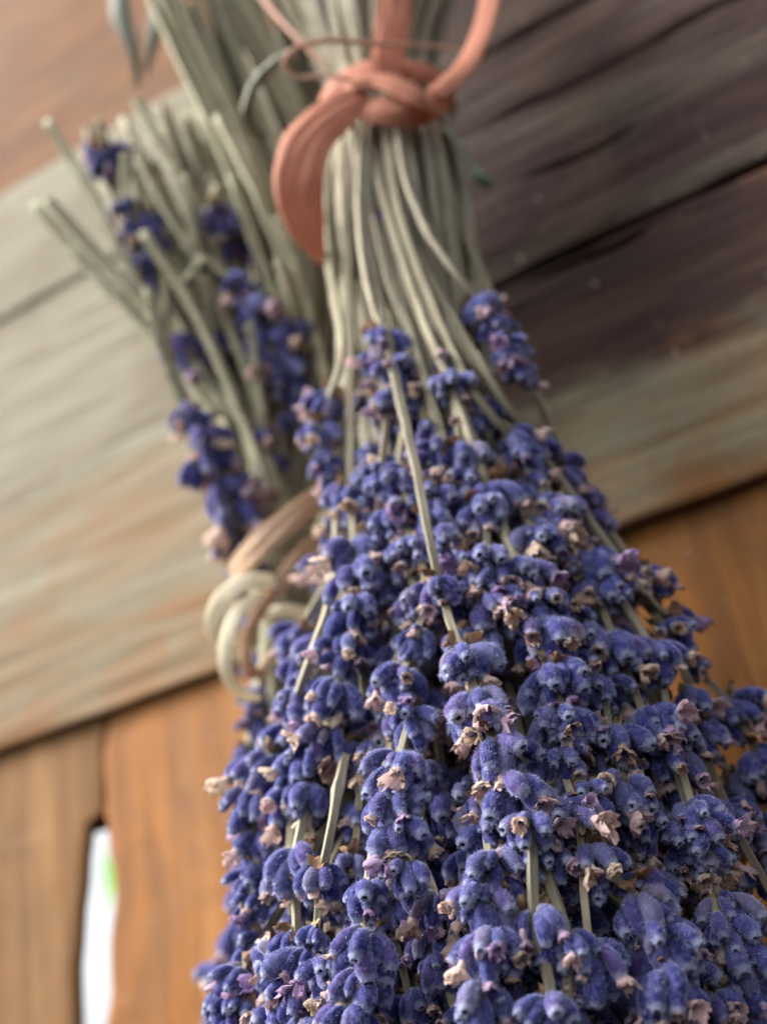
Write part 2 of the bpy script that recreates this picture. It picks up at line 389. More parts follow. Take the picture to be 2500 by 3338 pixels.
BUDLEN = .0056
def bud_axis(t, bend):
    """centre line of a calyx: starts along +Z, droops towards +X"""
    a = bend*t
    if abs(bend) < 1e-4: return np.array([0, 0, t]), 0.0
    return np.array([(1-math.cos(a))/bend, 0, math.sin(a)/bend]), a
def make_bud(seed, bend, fat, segs=16, hairs=420):
    r = np.random.default_rng(seed)
    prof = [(0, .16), (.06, .40), (.18, .66), (.34, .86), (.52, 1.0), (.70, 1.0), (.83, .90), (.93, .74), (1.0, .55), (1.025, .40), (1.0, .27), (.94, .20), (.92, .0)]
    R = BUDLEN*.222*fat; V = []; Cc = []; Nn = []
    ribs = r.uniform(-1, 1, segs)*.035
    ribs = ribs + .075*np.cos(np.arange(segs)*math.pi)
    dent = r.uniform(0, 6.28)
    for (t, w) in prof:
        c, a = bud_axis(min(t, 1.1), bend); ex = np.array([math.cos(a), 0, -math.sin(a)]); ey = np.array([0, 1, 0])
        for j in range(segs):
            th = 2*math.pi*j/segs
            rr = R*w*(1+ribs[j]*min(1, t*2.5)) * (1+.09*math.cos(th-dent)*math.sin(t*5+seed) + .05*math.sin(2*th+seed))
            tooth = (.075*max(0, math.cos(2.5*th+seed))**2 + (.10 if abs(((th+seed) % 6.28)-3) < .35 else 0)) if .95 < t < 1.01 and w > .5 else 0
            ax = np.array([math.sin(a), 0, math.cos(a)])
            V.append(c*BUDLEN + rr*(math.cos(th)*ex + math.sin(th)*ey) + ax*tooth*BUDLEN)
            hole = 1.0 if (w <= .21 and t > .5 and seed % 3 != 0) else 0.0
            Cc.append((min(t, 1), .5*0, hole)); Nn.append(math.cos(th)*ex + math.sin(th)*ey)
    n = len(prof); k = segs; q = []
    for i in range(n-1):
        for j in range(k): q.append([i*k+j, i*k+(j+1) % k, (i+1)*k+(j+1) % k, (i+1)*k+j])
    nb = len(V); tr = []
    for _ in range(hairs):                       # the felt of short hairs on the calyx
        i = r.integers(1, 9); j = r.integers(0, k); f, g = r.random(), r.random()
        p = (V[i*k+j]*(1-f) + V[(i+1)*k+j]*f)*(1-g) + (V[i*k+(j+1) % k]*(1-f) + V[(i+1)*k+(j+1) % k]*f)*g
        nn = Nn[i*k+j]*(1-g) + Nn[i*k+(j+1) % k]*g
        d = nn + r.normal(0, .45, 3); d /= np.linalg.norm(d)
        s = np.cross(d, r.normal(0, 1, 3)); s /= np.linalg.norm(s)
        L = r.uniform(.00025, .0007); wd_ = .00002
        b = len(V); V += [p-s*wd_-d*.00003, p+s*wd_-d*.00003, p+d*L]; Cc += [(.5, 0, 0)]*3; tr.append([b, b+1, b+2])
    mi = [0]*len(q) + [1]*len(tr)
    return dict(v=np.array(V), q=np.array(q), t=np.array(tr, int).reshape(-1, 3), mi=mi, c=np.array(Cc), mats=[M_BUD, M_FUZZ], bend=bend)
def make_floret(seed, flare, length):
    """a withered corolla: a pinched tube with four or five thin crumpled lobes folded over its mouth"""
    r = np.random.default_rng(seed+50); V = []; Cc = []; q = []; segs = 8
    for i in range(4):
        t = i/3
        for j in range(segs):
            th = 2*PI*j/segs; w = (.00042+.00034*t)*(1+.25*math.cos(2*th+seed))
            V.append((w*math.cos(th), w*math.sin(th), length*.40*t)); Cc.append((t, 0, 0))
    for i in range(3):
        for j in range(segs): q.append([i*segs+j, i*segs+(j+1) % segs, (i+1)*segs+(j+1) % segs, (i+1)*segs+j])
    npet = 4 if seed % 3 else 5
    for k in range(npet):
        th0 = 2*PI*(k+r.uniform(-.25, .25))/npet; L = length*r.uniform(.45, 1.25); wid = r.uniform(.0011, .0019)
        curl = r.uniform(.15, .9)*(.4+flare*.6); b = len(V); nu, nv = 5, 4
        for a in range(nu+1):
            u = a/nu
            ang = .25 + curl*u; rad_ = .0006 + L*(math.sin(ang)-math.sin(.25))/max(curl, .2)*.9
            z = length*.36 + L*(math.cos(.25)-math.cos(ang))/max(curl, .2)*(-1) + L*u*(1.0 if curl < 1 else .6)
            ww = wid*(.55+.75*math.sin(PI*min(1, .15+.7*u)))*(1-.15*u)
            for c in range(nv+1):
                x = c/nv*2-1
                nz = 1.4*noise.fractal(Vector((x*2.2+seed*2.3+k, u*3.6, seed)), 1, 2, 3)
                fr = .0012*nz*u - .0005*u*u
                e = .0002*math.sin(7*x+seed+k)*(u > .9)
                rr = (rad_ + fr - .25*ww*x*x)*(1-(.55 if seed % 2 else .3)*u*u)
                V.append((rr*math.cos(th0)-x*ww*.5*math.sin(th0), rr*math.sin(th0)+x*ww*.5*math.cos(th0), z+e+.0007*nz*u)); Cc.append((u, 0, 0))
        for a in range(nu):
            for c in range(nv): p = b+a*(nv+1)+c; q.append([p, p+1, p+nv+2, p+nv+1])
    return dict(v=np.array(V), q=np.array(q), t=np.zeros((0, 3), int), mi=[0]*len(q), c=np.array(Cc), mats=[M_FLO])
def make_bract(seed, L, w):
    r = np.random.default_rng(seed); V = []; Cc = []; q = []; n, k = 9, 6
    for s in (0, 1):
        for i in range(n+1):
            t = i/n; ww = w*(math.sin(math.pi*min(1, t**.62))**.9 + .06)*(1-.25*t)
            for j in range(k+1):
                x = (j/k-.5)*2
                nz = noise.fractal(Vector((x*1.2+seed, t*3.0, seed*.7)), 1, 2, 3)
                serr = 1+.12*((i+seed) % 2)
                z = L*t*math.cos(.7*t) + .00015*nz
                y = L*.55*t*t*math.sin(seed) - .35*ww*x*x + .0009*nz
                V.append((x*ww*.5*serr, y - s*.00012, z)); Cc.append((t, 0, 0))
    m = (n+1)*(k+1)
    for i in range(n):
        for j in range(k):
            a = i*(k+1)+j
            q.append([a, a+1, a+k+2, a+k+1]); q.append([m+a+k+1, m+a+k+2, m+a+1, m+a])
    return dict(v=np.array(V), q=np.array(q), t=np.zeros((0, 3), int), mi=[0]*len(q), c=np.array(Cc), mats=[M_BRA])
BUDS = [make_bud(i+1, b, f) for i, (b, f) in enumerate([(.9, 1.0), (1.1, 1.08), (1.3, .92), (.8, 1.1), (1.0, .84), (1.45, 1.0), (.9, 1.12), (1.2, .72), (.7, .95), (1.05, .9), (1.35, .66), (.8, .78)])]
FLOS = [make_floret(i+1, f, l) for i, (f, l) in enumerate([(.5, .0026), (1.0, .0024), (.2, .0032), (.8, .0030), (.35, .0022), (1.2, .0028), (.6, .0036)])]
BRAS = [make_bract(i+1, l, w) for i, (l, w) in enumerate([(.0032, .0034), (.0038, .0028), (.0028, .0036), (.0040, .0034), (.0034, .0026)])]
def lighter(b, keep=130):
    nb = len(b['v'])-3*len(b['t'])
    return dict(b, v=b['v'][:nb+3*keep], c=b['c'][:nb+3*keep], t=b['t'][:keep], mi=b['mi'][:len(b['q'])+keep])
LITE = [lighter(b) for b in BUDS]
TEMPL = {'bud': BUDS, 'floret': FLOS, 'bract': BRAS}
for kind, L in TEMPL.items():
    for k_, tp in enumerate(L):
        tp['me'] = mesh_np(kind, tp['v'], tp['q'], tp['t'], tp['mats'], tp['mi'], col=tp['c'])
def basis(z, x):
    z = z/np.linalg.norm(z); x = x - z*(x@z); nx = np.linalg.norm(x)
    x = x/nx if nx > 1e-6 else np.cross(z, [.3, .9, .2]); x = x/np.linalg.norm(x)
    return np.stack([x, np.cross(z, x), z], 1)
def whorl(p, t, size, out, pieces, n=None, tip=False, dens=1.0):
    """one ring of calyces round the stem at p; t points to the tip of the spike. Appends (kind, variant, R(3x3), loc)."""
    a = np.cross(t, [.2, .5, .8]); a /= np.linalg.norm(a); b = np.cross(t, a)
    s = size/.0102
    n = n or random.randint(8, 10); ph = random.uniform(0, 6.28)
    rings = [(n, (.98, 1.35), 0.0, 1.0), (max(4, n-3), (.50, .85), .0011*s, .95)]
    if tip: rings += [(3, (.25, .55), .0026*s, .9), (1, (0, .15), .0036*s, .85)]
    for (m, (e0, e1), fwd, sc_) in rings:
        for i in range(m):
            if random.random() > dens: continue
            th = ph + 2*math.pi*(i+random.uniform(-.33, .33))/m; el = random.uniform(e0, e1)
            o = math.cos(th)*a + math.sin(th)*b
            z = math.sin(el)*o + math.cos(el)*t + rng.normal(0, .10, 3)
            vi = random.randrange(len(BUDS)); tp = BUDS[vi]
            x = t + rng.normal(0, .22, 3)
            R = basis(z, x)*s*sc_*random.choice((random.uniform(.86, 1.12), random.uniform(.86, 1.12), random.uniform(.55, .9)))
            loc = p + t*(fwd+random.uniform(-.0007, .0007)) + o*.0007*s
            pieces.append(('bud', vi, R, loc))
            if random.random() < (.33 if el > .9 else .2):
                c, an = bud_axis(.84, tp['bend'])
                tip = loc + R @ (c*BUDLEN); ax = R @ np.array([math.sin(an), 0, math.cos(an)])
                fR = basis(ax + rng.normal(0, .2, 3), rng.normal(0, 1, 3))*s*random.choice((random.uniform(.65, 1.0), random.uniform(.9, 1.3)))
                pieces.append(('floret', random.randrange(len(FLOS)), fR, tip))
        ph += .5
    for i in range(random.choice((0, 1, 1, 2))):
        th = random.uniform(0, 6.28); o = math.cos(th)*a + math.sin(th)*b
        z = o*1.0 + t*random.uniform(-.15, .7)
        R = basis(z, np.cross(z, -t) + rng.normal(0, .25, 3))*s*random.uniform(.8, 1.15)
        pieces.append(('bract', random.randrange(len(BRAS)), R, p - t*random.uniform(.0006, .0016)*s + o*.0006))
def joined(name, pieces, origin):
    V, Q, Tt, C, mq, mt = [], [], [], [], [], []; b = 0
    mats = [M_BUD, M_FUZZ, M_FLO, M_BRA]; off = {'bud': 0, 'floret': 2, 'bract': 3}
    for kind, vi, R, loc in pieces:
        tp = TEMPL[kind][vi] if kind != 'bud' else LITE[vi]; v = tp['v'] @ R.T + loc - origin
        c = tp['c'].copy(); c[:, 1] = random.random()
        nq = len(tp['q']); mi = np.array(tp['mi']) + off[kind]
        V.append(v); C.append(c); Q.append(tp['q']+b); mq.append(mi[:nq])
        if len(tp['t']): Tt.append(tp['t']+b); mt.append(mi[nq:])
        b += len(v)
    T_ = np.concatenate(Tt) if Tt else None
    mi = np.concatenate(mq + mt)
    return mesh_np(name, np.concatenate(V), np.concatenate(Q), T_, mats, mi, col=np.concatenate(C))

# ------------------------------------------------------------------ front bunch: shape of the hanging bundle
AX1 = W(1740, 3338, .225)
def axis(t): return TIE + (AX1-TIE)*t
AXD = (AX1-TIE)/np.linalg.norm(AX1-TIE)
def rad(t): return float(np.interp(t, [-.3, -.1, 0, .08, .25, .4, .55, .7, .85, 1.0, 1.2], [.030, .019, .0135, .0145, .0185, .0235, .0300, .0370, .0430, .0475, .0500]))
E1 = np.cross(AXD, [0, 0, 1.0]); E1 = np.array([1.0, 0, 0]) - AXD*AXD[0]; E1 /= np.linalg.norm(E1); E2 = np.cross(AXD, E1)   # E1 along wall
if E2[1] > 0: E2 = -E2                                                                                                          # E2 towards the viewer
LEN = np.linalg.norm(AX1-TIE)
def surf(px, py, inset=0.0):
    """where the sight line at (px,py) of the 1657 wide copy meets the bundle, inset metres inside it"""
    d = D(px, py, 1.0) - CAM; best = None
    for z in np.arange(.10, .40, .0006):
        p = CAM + d*z; w = p-TIE; s = w@AXD; t = s/LEN; r = np.linalg.norm(w-AXD*s) - (rad(t)-inset)
        if r <= 0: return p
        if best is None or r < best[0]: best = (r, p)
    return best[1]
def tie_point(phi=None, rf=None):
    phi = random.uniform(0, 6.28) if phi is None else phi; rf = math.sqrt(random.random()) if rf is None else rf
    return phi, rf
def bundle(t, phi, rf): return axis(t) + rad(t)*rf*(math.cos(phi)*E1 + math.sin(phi)*E2)

SPRIGS = []                                      # (curve points, whorls [(point, size)])
def top_points(phi, rf):
    """from the cut end, fanning out above the knot, down to the knot"""
    fan = (math.cos(phi)*rf); 
    e = W(1180 + 330*fan + random.uniform(-120, 60), random.uniform(-260, -120), .355 - .012*math.sin(phi)*rf)
    return [e, bundle(-.07, phi, rf*.9)*.7 + .3*e, bundle(0, phi, rf*.9)]
def hand(stem, whorls, inset=.001, deep=None, top=True):
    deep = deep if deep is not None else (inset if inset < 0 else inset+.006)
    pts = [surf(q[0], q[1], q[2] if len(q) > 2 else (deep if q[1] > 950 else inset+.0005)) for q in stem]; wh = [(surf(x, y, inset+.0035), w*1.5088) for (x, y, w) in whorls]
    wh = [(p, w/FPX*abs(((p-CAM)@ROT)[2])*1.0) for p, w in wh]
    first = pts[0] if pts else wh[0][0]
    if top:
        w = first-TIE; w = w-AXD*(w@AXD); phi = math.atan2(w@E2, w@E1) + random.uniform(-.45, .45)
        pre = top_points(phi, random.uniform(.7, .98))
    else: pre = []
    SPRIGS.append((pre + pts + [p for p, _ in wh], wh))
# sprigs one can follow one by one in the photograph (positions in the 1657 px copy)
hand([(745, 330), (752, 600), (756, 900)], deep=.0, whorls=[(757, 1060, 120), (765, 1190, 150), (770, 1255, 165), (765, 1320, 150), (740, 1400, 140), (725, 1490, 160), (700, 1590, 140)])
hand([(775, 450), (800, 650)], [(832, 735, 140), (850, 800, 95)], inset=-.0025)
hand([(700, 420), (722, 650), (742, 800)], [(705, 870, 110), (690, 935, 105), (705, 1000, 90)], inset=.0005)
hand([(790, 450), (845, 780), (905, 1040), (940, 1230)], [(950, 1270, 110), (1000, 1420, 150), (1035, 1520, 175), (1075, 1620, 180), (1115, 1710, 170)], inset=-.0012)
hand([(820, 400), (895, 640), (1000, 900)], [(1060, 1070, 165), (1125, 1240, 160), (1165, 1370, 170), (1185, 1470, 150), (1230, 1560, 150)])
hand([(850, 420), (960, 720), (1060, 910)], [(1115, 950, 130), (1195, 1115, 155), (1260, 1220, 170), (1335, 1400, 175), (1400, 1560, 165), (1450, 1640, 160), (1490, 1760, 150)])
hand([(880, 400), (960, 560), (1005, 610)], [(1042, 655, 96), (1068, 705, 104), (1098, 755, 108), (1128, 805, 90)], inset=-.003)
hand([(870, 480), (985, 700), (1110, 900)], [(1170, 970, 110), (1215, 1020, 120), (1250, 1075, 120), (1280, 1130, 110)], inset=.002)
hand([(1000, 750, .006), (1120, 920, .006), (1270, 1120, .002), (1400, 1310, .0)], deep=.001, whorls=[(1455, 1345, 150), (1500, 1440, 80), (1585, 1530, 160), (1640, 1640, 160)], inset=.0)
hand([(1290, 1120), (1340, 1200)], [(1410, 1250, 110), (1360, 1300, 60)], inset=.004)
hand([(735, 800, .009), (730, 1200, .008), (692, 1365, .0005), (650, 1480, .0)], deep=.0015, whorls=[(612, 1590, 130), (570, 1660, 165), (540, 1730, 150), (560, 1820, 130)], inset=.001)
hand([(800, 700), (815, 1000), (820, 1170)], [(780, 880, 80), (800, 985, 90), (850, 1130, 120), (870, 1210, 120), (900, 1310, 130), (840, 1480, 140), (870, 1540, 120)], inset=.005)
hand([(880, 900, .012), (905, 1350, .012), (890, 1580, .006)], [(858, 1660, 190), (850, 1740, 150), (860, 1800, 150), (880, 1890, 120)], inset=.001)
hand([(790, 800, .016), (815, 1200, .026), (780, 1500, .022), (737, 1670, .003), (712, 1840, .001)], [(690, 1890, 135), (680, 2030, 90), (655, 2070, 155), (640, 2150, 130)], inset=.0005, deep=.003)
hand([(830, 800, .013), (860, 1500, .014), (815, 1790, .006), (800, 1860, .003)], [(792, 1930, 150), (790, 2035, 195), (770, 2120, 150), (760, 2200, 150)], inset=.0005)
hand([(900, 800, .013), (1000, 1300, .015), (1046, 1720, .008), (1052, 1830, .003)], [(1060, 1870, 160), (1050, 1950, 170), (1060, 2040, 180), (1040, 2150, 190)], inset=.001)
hand([(930, 800, .014), (1100, 1500, .016), (1190, 1900, .006), (1192, 2080, .003)], [(1195, 2010, 110), (1190, 2180, 190)], inset=.004)
hand([(950, 800, .012), (1130, 1300, .016), (1240, 1620, .012)], [(1270, 1730, 150), (1285, 1860, 165), (1390, 1950, 190), (1420, 2030, 180), (1430, 2120, 180)], inset=.001)
hand([(960, 800, .012), (1250, 1400, .016), (1450, 1740, .014)], [(1510, 1840, 150), (1560, 1960, 170), (1600, 2060, 180), (1630, 2150, 180)], inset=.002)
hand([(980, 800, .012), (1330, 1400, .016), (1540, 1620, .012)], [(1610, 1700, 150), (1640, 1790, 150), (1660, 1880, 150)], inset=.004)
hand([(840, 600), (930, 850), (980, 1060)], [(900, 870, 80), (860, 1040, 110), (930, 1130, 110), (1010, 1230, 120), (1075, 1300, 140), (1110, 1320, 110)], inset=.0015)
hand([(760, 800, .012), (770, 1300, .014), (690, 1680, .012)], [(640, 1760, 140), (600, 1840, 120), (545, 1900, 110), (540, 1960, 90)], inset=.005)
hand([(760, 800, .012), (740, 1500, .014), (640, 1940, .012)], [(560, 2040, 130), (520, 2110, 130), (500, 2180, 130)], inset=.006)
hand([(800, 500), (830, 900)], [(860, 1120, 115), (905, 1190, 115), (920, 1290, 130), (900, 1380, 120), (870, 1470, 140), (890, 1560, 130)], inset=.004)
hand([(840, 500), (960, 1000)], [(1010, 1230, 110), (985, 1300, 110), (1090, 1300, 120), (1040, 1380, 120)], inset=.005)
hand([(860, 500), (1050, 1000, .006)], [(1140, 1050, 110), (1150, 1150, 130), (1280, 1290, 150), (1270, 1380, 150), (1300, 1490, 160), (1320, 1600, 160), (1350, 1700, 160)], inset=.003)
hand([(760, 500), (730, 1100, .007)], [(690, 1400, 120), (640, 1430, 110), (660, 1500, 130), (640, 1600, 140), (660, 1680, 140), (610, 1760, 140)], inset=.002)
hand([(900, 600, .008), (1150, 1150, .010)], [(1210, 1330, 130), (1230, 1430, 140), (1190, 1560, 150), (1200, 1650, 150), (1170, 1740, 150), (1150, 1830, 150)], inset=.003)
hand([(850, 520), (890, 700)], [(915, 860, 90), (930, 930, 80), (925, 1000, 95), (860, 1020, 110)], inset=.0025)
hand([(772, 360)], [(788, 410, 50), (832, 470, 55)], inset=-.001)
# the rest of the bundle, all round
def fill(n, tlo, thi, rlo, rhi, plo, phi_, nw=(4, 6), w=(.0092, .0112)):
    for _ in range(n):
        phi = random.uniform(plo, phi_); rf = random.uniform(rlo, rhi); t0 = random.uniform(tlo, thi); k = random.randint(*nw)
        ts = [t0 + i*.062*random.uniform(.8, 1.1) for i in range(k)]
        tw = random.uniform(-.7, .7)
        pts = top_points(phi, rf) + [bundle(t, phi+tw*t, rf*(1 if t < .2 else .80 if t < .34 else .60)) for t in np.arange(.12, t0-.06, .13)]
        wh = [(bundle(t, phi+tw*t, rf) + rng.normal(0, .0012, 3), random.uniform(*w)) for t in ts]
        SPRIGS.append((pts + [p for p, _ in wh], wh))
fill(16, .56, .95, .72, .90, .15, PI-.15)
fill(16, .50, .92, .45, .70, -.1, PI+.1)
fill(8, .44, .56, .55, .90, -.1, PI+.1, nw=(3, 5))
fill(9, .84, 1.02, .55, .92, 0, PI)
fill(6, .5, .9, .70, .95, PI, 2*PI)
fill(20, .50, .98, .05, .50, 0, 2*PI)
fill(14, .58, .86, .15, .66, .1, PI-.1, w=(.0105, .0122))
fill(8, .86, 1.04, .2, .75, .1, PI-.1, w=(.0105, .0122))
fill(12, .62, .98, .25, .85, -.2, 1.1, w=(.0100, .0120))
fill(6, .34, .44, .5, .9, .1, PI-.1, nw=(3, 4), w=(.008, .010))
fill(5, .6, .95, .80, .97, PI-.5, PI+.25)
fill(5, .6, .95, .80, .97, -.25, .5)

hero = empty('lavender_bunch', TIE, 'large dried lavender bunch hanging in front, its violet-blue flowers in sharp focus', 'lavender bunch', 'dried lavender bunches')
all_pieces = []; stems = []
for si, (pts, wh) in enumerate(SPRIGS):
    P = np.array(pts); C = spline(P, max(24, int(len(P)*7)))
    k0 = int(np.argmin(np.linalg.norm(C-wh[0][0], axis=1))); k1 = int(np.argmin(np.linalg.norm(C-pts[2], axis=1)))
    if k0 > k1+2 and len(pts) > 3:
        for _ in range(14): C[k1+1:k0] += .5*(.5*(C[k1:k0-1]+C[k1+2:k0+1]) - C[k1+1:k0])
    me = stem_mesh('sprig', C-TIE, random.uniform(.00105, .0014), .00064, M_STEM, random.uniform(0, 1.5))
    o = link(bpy.data.objects.new('sprig', me), hero); stems.append(o)
    for wi, (p, size) in enumerate(wh):
        i = int(np.argmin(np.linalg.norm(C-p, axis=1))); i = min(max(i, 1), len(C)-2)
        t = C[min(i+2, len(C)-1)]-C[max(i-2, 0)]; t /= np.linalg.norm(t)
        pc = []
        last = wi == len(wh)-1
        whorl(p - t*.0015, t, float(np.clip(size, .0042, .0125)), None, pc, tip=last, dens=.9)
        for q in pc: all_pieces.append((si, *q))
# which pieces show: a coarse depth buffer from the photograph's viewpoint decides which are objects of their own
def project(p):
    c = (np.asarray(p)-CAM) @ ROT
    return c[..., 0]/-c[..., 2]*FPX*.3064+383, -c[..., 1]/-c[..., 2]*FPX*.3064+512, -c[..., 2]
zb = np.full((1024, 766), 9.0); idb = np.full((1024, 766), -1)
for i, (si, kind, vi, R, loc) in enumerate(all_pieces):
    v = TEMPL[kind][vi]['v'][:208 if kind == 'bud' else None] @ R.T + loc
    x, y, z = project(v); xi = x.astype(int); yi = y.astype(int)
    for dx in (-1, 0, 1, 2):
        for dy in (-1, 0, 1, 2):
            X, Y = xi+dx, yi+dy; ok = (X >= 0) & (X < 766) & (Y >= 0) & (Y < 1024)
            X, Y, zz = X[ok], Y[ok], z[ok]; nearer = zz < zb[Y, X]
            zb[Y[nearer], X[nearer]] = zz[nearer]; idb[Y[nearer], X[nearer]] = i
cnt = np.bincount(idb[idb >= 0], minlength=len(all_pieces))
single = set()
for kind, lim in (('bud', 300), ('floret', 200), ('bract', 150)):
    idx = [i for i in range(len(all_pieces)) if all_pieces[i][1] == kind and cnt[i] > 6]
    idx.sort(key=lambda i: -cnt[i]); single.update(idx[:lim])
rest = {}
for i, (si, kind, vi, R, loc) in enumerate(all_pieces):
    if i in single:
        o = bpy.data.objects.new(kind, TEMPL[kind][vi]['me']); link(o, stems[si])
        l = loc-TIE
        o.matrix_basis = Matrix([[*R[a], l[a]] for a in range(3)] + [[0, 0, 0, 1]])
    else: rest.setdefault(si, []).append((kind, vi, R, loc))
for si, pc in rest.items():
    o = link(bpy.data.objects.new('flower_head', joined('flower_head', pc, TIE)), stems[si]); o['kind'] = 'stuff'
print('pieces', len(all_pieces), 'single', len(single), 'sprigs', len(SPRIGS))

# ------------------------------------------------------------------ second bunch, behind on the left
T2 = D(608, 1235, .326)
rear = empty('lavender_bunch', T2, 'smaller blurred lavender bunch at left behind, tied with pale raffia', 'lavender bunch', 'dried lavender bunches')
def rear_sprig(pts, wh, r0=.0010, r1=.0008, mat=None):
    C = spline(np.array(pts), max(24, len(pts)*8))
    o = link(bpy.data.objects.new('sprig', stem_mesh('sprig', C-T2, r0, r1, mat or M_STEM_L, random.uniform(0, 1.5))), rear)
    for p, size in wh:
        i = int(np.argmin(np.linalg.norm(C-p, axis=1))); i = min(max(i, 1), len(C)-2)
        t = C[min(i+2, len(C)-1)]-C[max(i-2, 0)]; t /= np.linalg.norm(t); pc = []
        whorl(p - t*.001, t, size, None, pc, n=6, dens=.9)
        link(bpy.data.objects.new('flower_whorl', joined('flower_whorl', pc, T2)), o)
def RD(x, y, z): return D(x, y, .312+(z-.312)*.6)
def rhand(stem, whorls, z0, z1, tie=True):
    n = len(stem)+len(whorls); zs = np.linspace(z0-.028, z1-.010, n)
    pts = [RD(x, y, z) for (x, y), z in zip(stem, zs)]
    wh = [(RD(x, y, z), w*1.25*1.5088/FPX*z) for (x, y, w), z in zip(whorls, zs[len(stem):])]
    rear_sprig(pts + [p for p, _ in wh], wh)
rhand([(212, 262), (222, 290)], [(235, 322, 90)], .385, .38)
rhand([(300, 330), (306, 420)], [(292, 475, 70), (320, 500, 70), (308, 560, 70), (312, 615, 85)], .375, .36)
rhand([(455, 380)], [(478, 465, 80), (500, 500, 60)], .38, .37)
rhand([(300, 340), (410, 530)], [(497, 605, 85), (540, 668, 98), (580, 735, 105), (612, 800, 95), (650, 850, 70)], .365, .335)
rhand([(100, 430), (230, 580), (320, 690)], [(385, 765, 90)], .37, .345)
rhand([(318, 620), (350, 760), (380, 840)], [(400, 890, 80), (430, 935, 105), (440, 1000, 95), (478, 1050, 115), (500, 1100, 115), (510, 1175, 85)], .345, .318)
rhand([(440, 600)], [(462, 730, 65), (475, 770, 50)], .36, .35)
rhand([(560, 1250), (575, 1380)], [(556, 1495, 85), (545, 1560, 70), (540, 1625, 85), (545, 1700, 80)], .322, .302)
rhand([(585, 1300), (590, 1500)], [(590, 1750, 110), (570, 1900, 120), (545, 2000, 120), (530, 2080, 130), (510, 2160, 130), (500, 2230, 130)], .318, .280)
rhand([(600, 1300), (570, 1700)], [(545, 1850, 110), (535, 1930, 110), (520, 2020, 120), (500, 2100, 120)], .325, .292)
rhand([(330, 640), (370, 780), (400, 860)], [(425, 900, 70), (455, 985, 90), (470, 1010, 90), (505, 1040, 90), (530, 1110, 90), (530, 1190, 90)], .345, .322)
rhand([(420, 560), (450, 640)], [(520, 640, 70), (560, 720, 80), (595, 770, 90), (640, 830, 80), (640, 900, 70)], .362, .338)
rhand([(600, 560)], [(640, 700, 60), (655, 770, 70), (665, 830, 70)], .352, .338)
rhand([(540, 700)], [(575, 930, 60), (590, 990, 60)], .345, .335)
rhand([(330, 380)], [(335, 470, 60), (345, 520, 60), (320, 600, 70)], .378, .368)
rhand([(560, 1230)], [(520, 1240, 70), (545, 1330, 60), (560, 1420, 70)], .330, .318)
rhand([(270, 330)], [(270, 440, 60), (285, 500, 70), (300, 545, 70)], .375, .366)
rhand([(470, 400)], [(455, 460, 80), (490, 480, 80), (510, 520, 70)], .372, .362)
rhand([(360, 560)], [(365, 745, 75), (400, 790, 70)], .360, .345)
# pale stems whose cut ends one can see
for (pl, z) in [([(102, 262), (190, 400), (270, 560), (360, 720)], (.372, .345)),
                ([(75, 440), (200, 585), (340, 740), (470, 900)], (.368, .338)),
                ([(100, 428), (240, 580), (370, 735), (470, 850), (560, 960), (600, 1060), (605, 1235)], (.362, .322)),
                ([(295, 215), (340, 290), (400, 400)], (.385, .372)),
                ([(310, 500), (430, 690), (500, 850), (575, 1030), (612, 1235), (600, 1420)], (.352, .318)),
                ([(470, 250), (560, 430), (640, 660), (690, 860)], (.365, .335)),
                ([(395, 380), (420, 520), (500, 720), (560, 900), (590, 1235), (585, 1450)], (.366, .318)),
                ([(600, 470), (650, 620), (700, 800), (715, 960)], (.352, .325)),
                ([(500, 380), (560, 560), (650, 760), (690, 880)], (.366, .335)),
                ([(440, 560), (395, 620)], (.350, .350))]:
    zs = np.linspace(z[0]-.018, z[1]-.010, len(pl)); rear_sprig([RD(x, y, q) for (x, y), q in zip(pl, zs)], [], .00115, .001, M_CUT)
for i in range(86):                              # the bulk of the rear stems, fanning up and to the left from the raffia
    u = (i+random.random())/86*1.35; w = random.uniform(-.3, 1.4); dz = .010*w; uc = min(u, 1.0)
    mid = (330 + 400*u + random.uniform(-35, 35), 600)
    ye = random.uniform(220, 470) if u < .6 else random.uniform(-160, 60)
    e = (mid[0] - random.uniform(.28, .46)*(600-ye), ye)
    zt = .375 - .008*u + dz; xb = 560 + 90*uc
    rear_sprig([RD(*e, zt), RD(*mid, .352+dz), RD(490+190*uc+60*(u-uc), 930, .338+dz), RD(550+118*uc, 1235, .324+dz*.7), RD(xb, 1600, .306), RD(xb-20, 1950, .285)], [])

# ------------------------------------------------------------------ terracotta ribbon round the front bunch
RIB = mat_strip('terracotta_raffia', (.50, .165, .095, 1), (.72, .35, .24, 1), .28, .6)
FRONT = ROT @ np.array([0, 0, 1.0]); RIGHT = ROT @ np.array([1.0, 0, 0]); UPV = ROT @ np.array([0, 1.0, 0])
rib = empty('ribbon', W(1290, 320, .306), 'terracotta raffia ribbon knotted round the stems of the front bunch', 'ribbon')
RO = np.array(rib.location)
def part(name, parent, org, pts, widths, normals, thick, mat, fwd=0.0, **kw):
    pts = [np.array(p)-org for p in pts]
    if fwd: pts = [(p+org-CAM)*(1-fwd/.31)+CAM-org for p in pts]   # nearer along the sight line
    return link(bpy.data.objects.new(name, strip_mesh(name, pts, widths, normals, thick, mat, **kw)), parent)
px = lambda w, z: w/FPX*z
zf = .305
ring = [TIE + (math.cos(a)*E1 + math.sin(a)*E2)*.0158 + AXD*(.004+.0015*math.sin(a*2)) for a in np.linspace(.25*PI, 2.25*PI, 26)]
part('wrap', rib, RO, ring, [.0060, .0060], [ (p-TIE)-AXD*((p-TIE)@AXD) for p in ring], .0009, RIB, n=90, curl=.25)
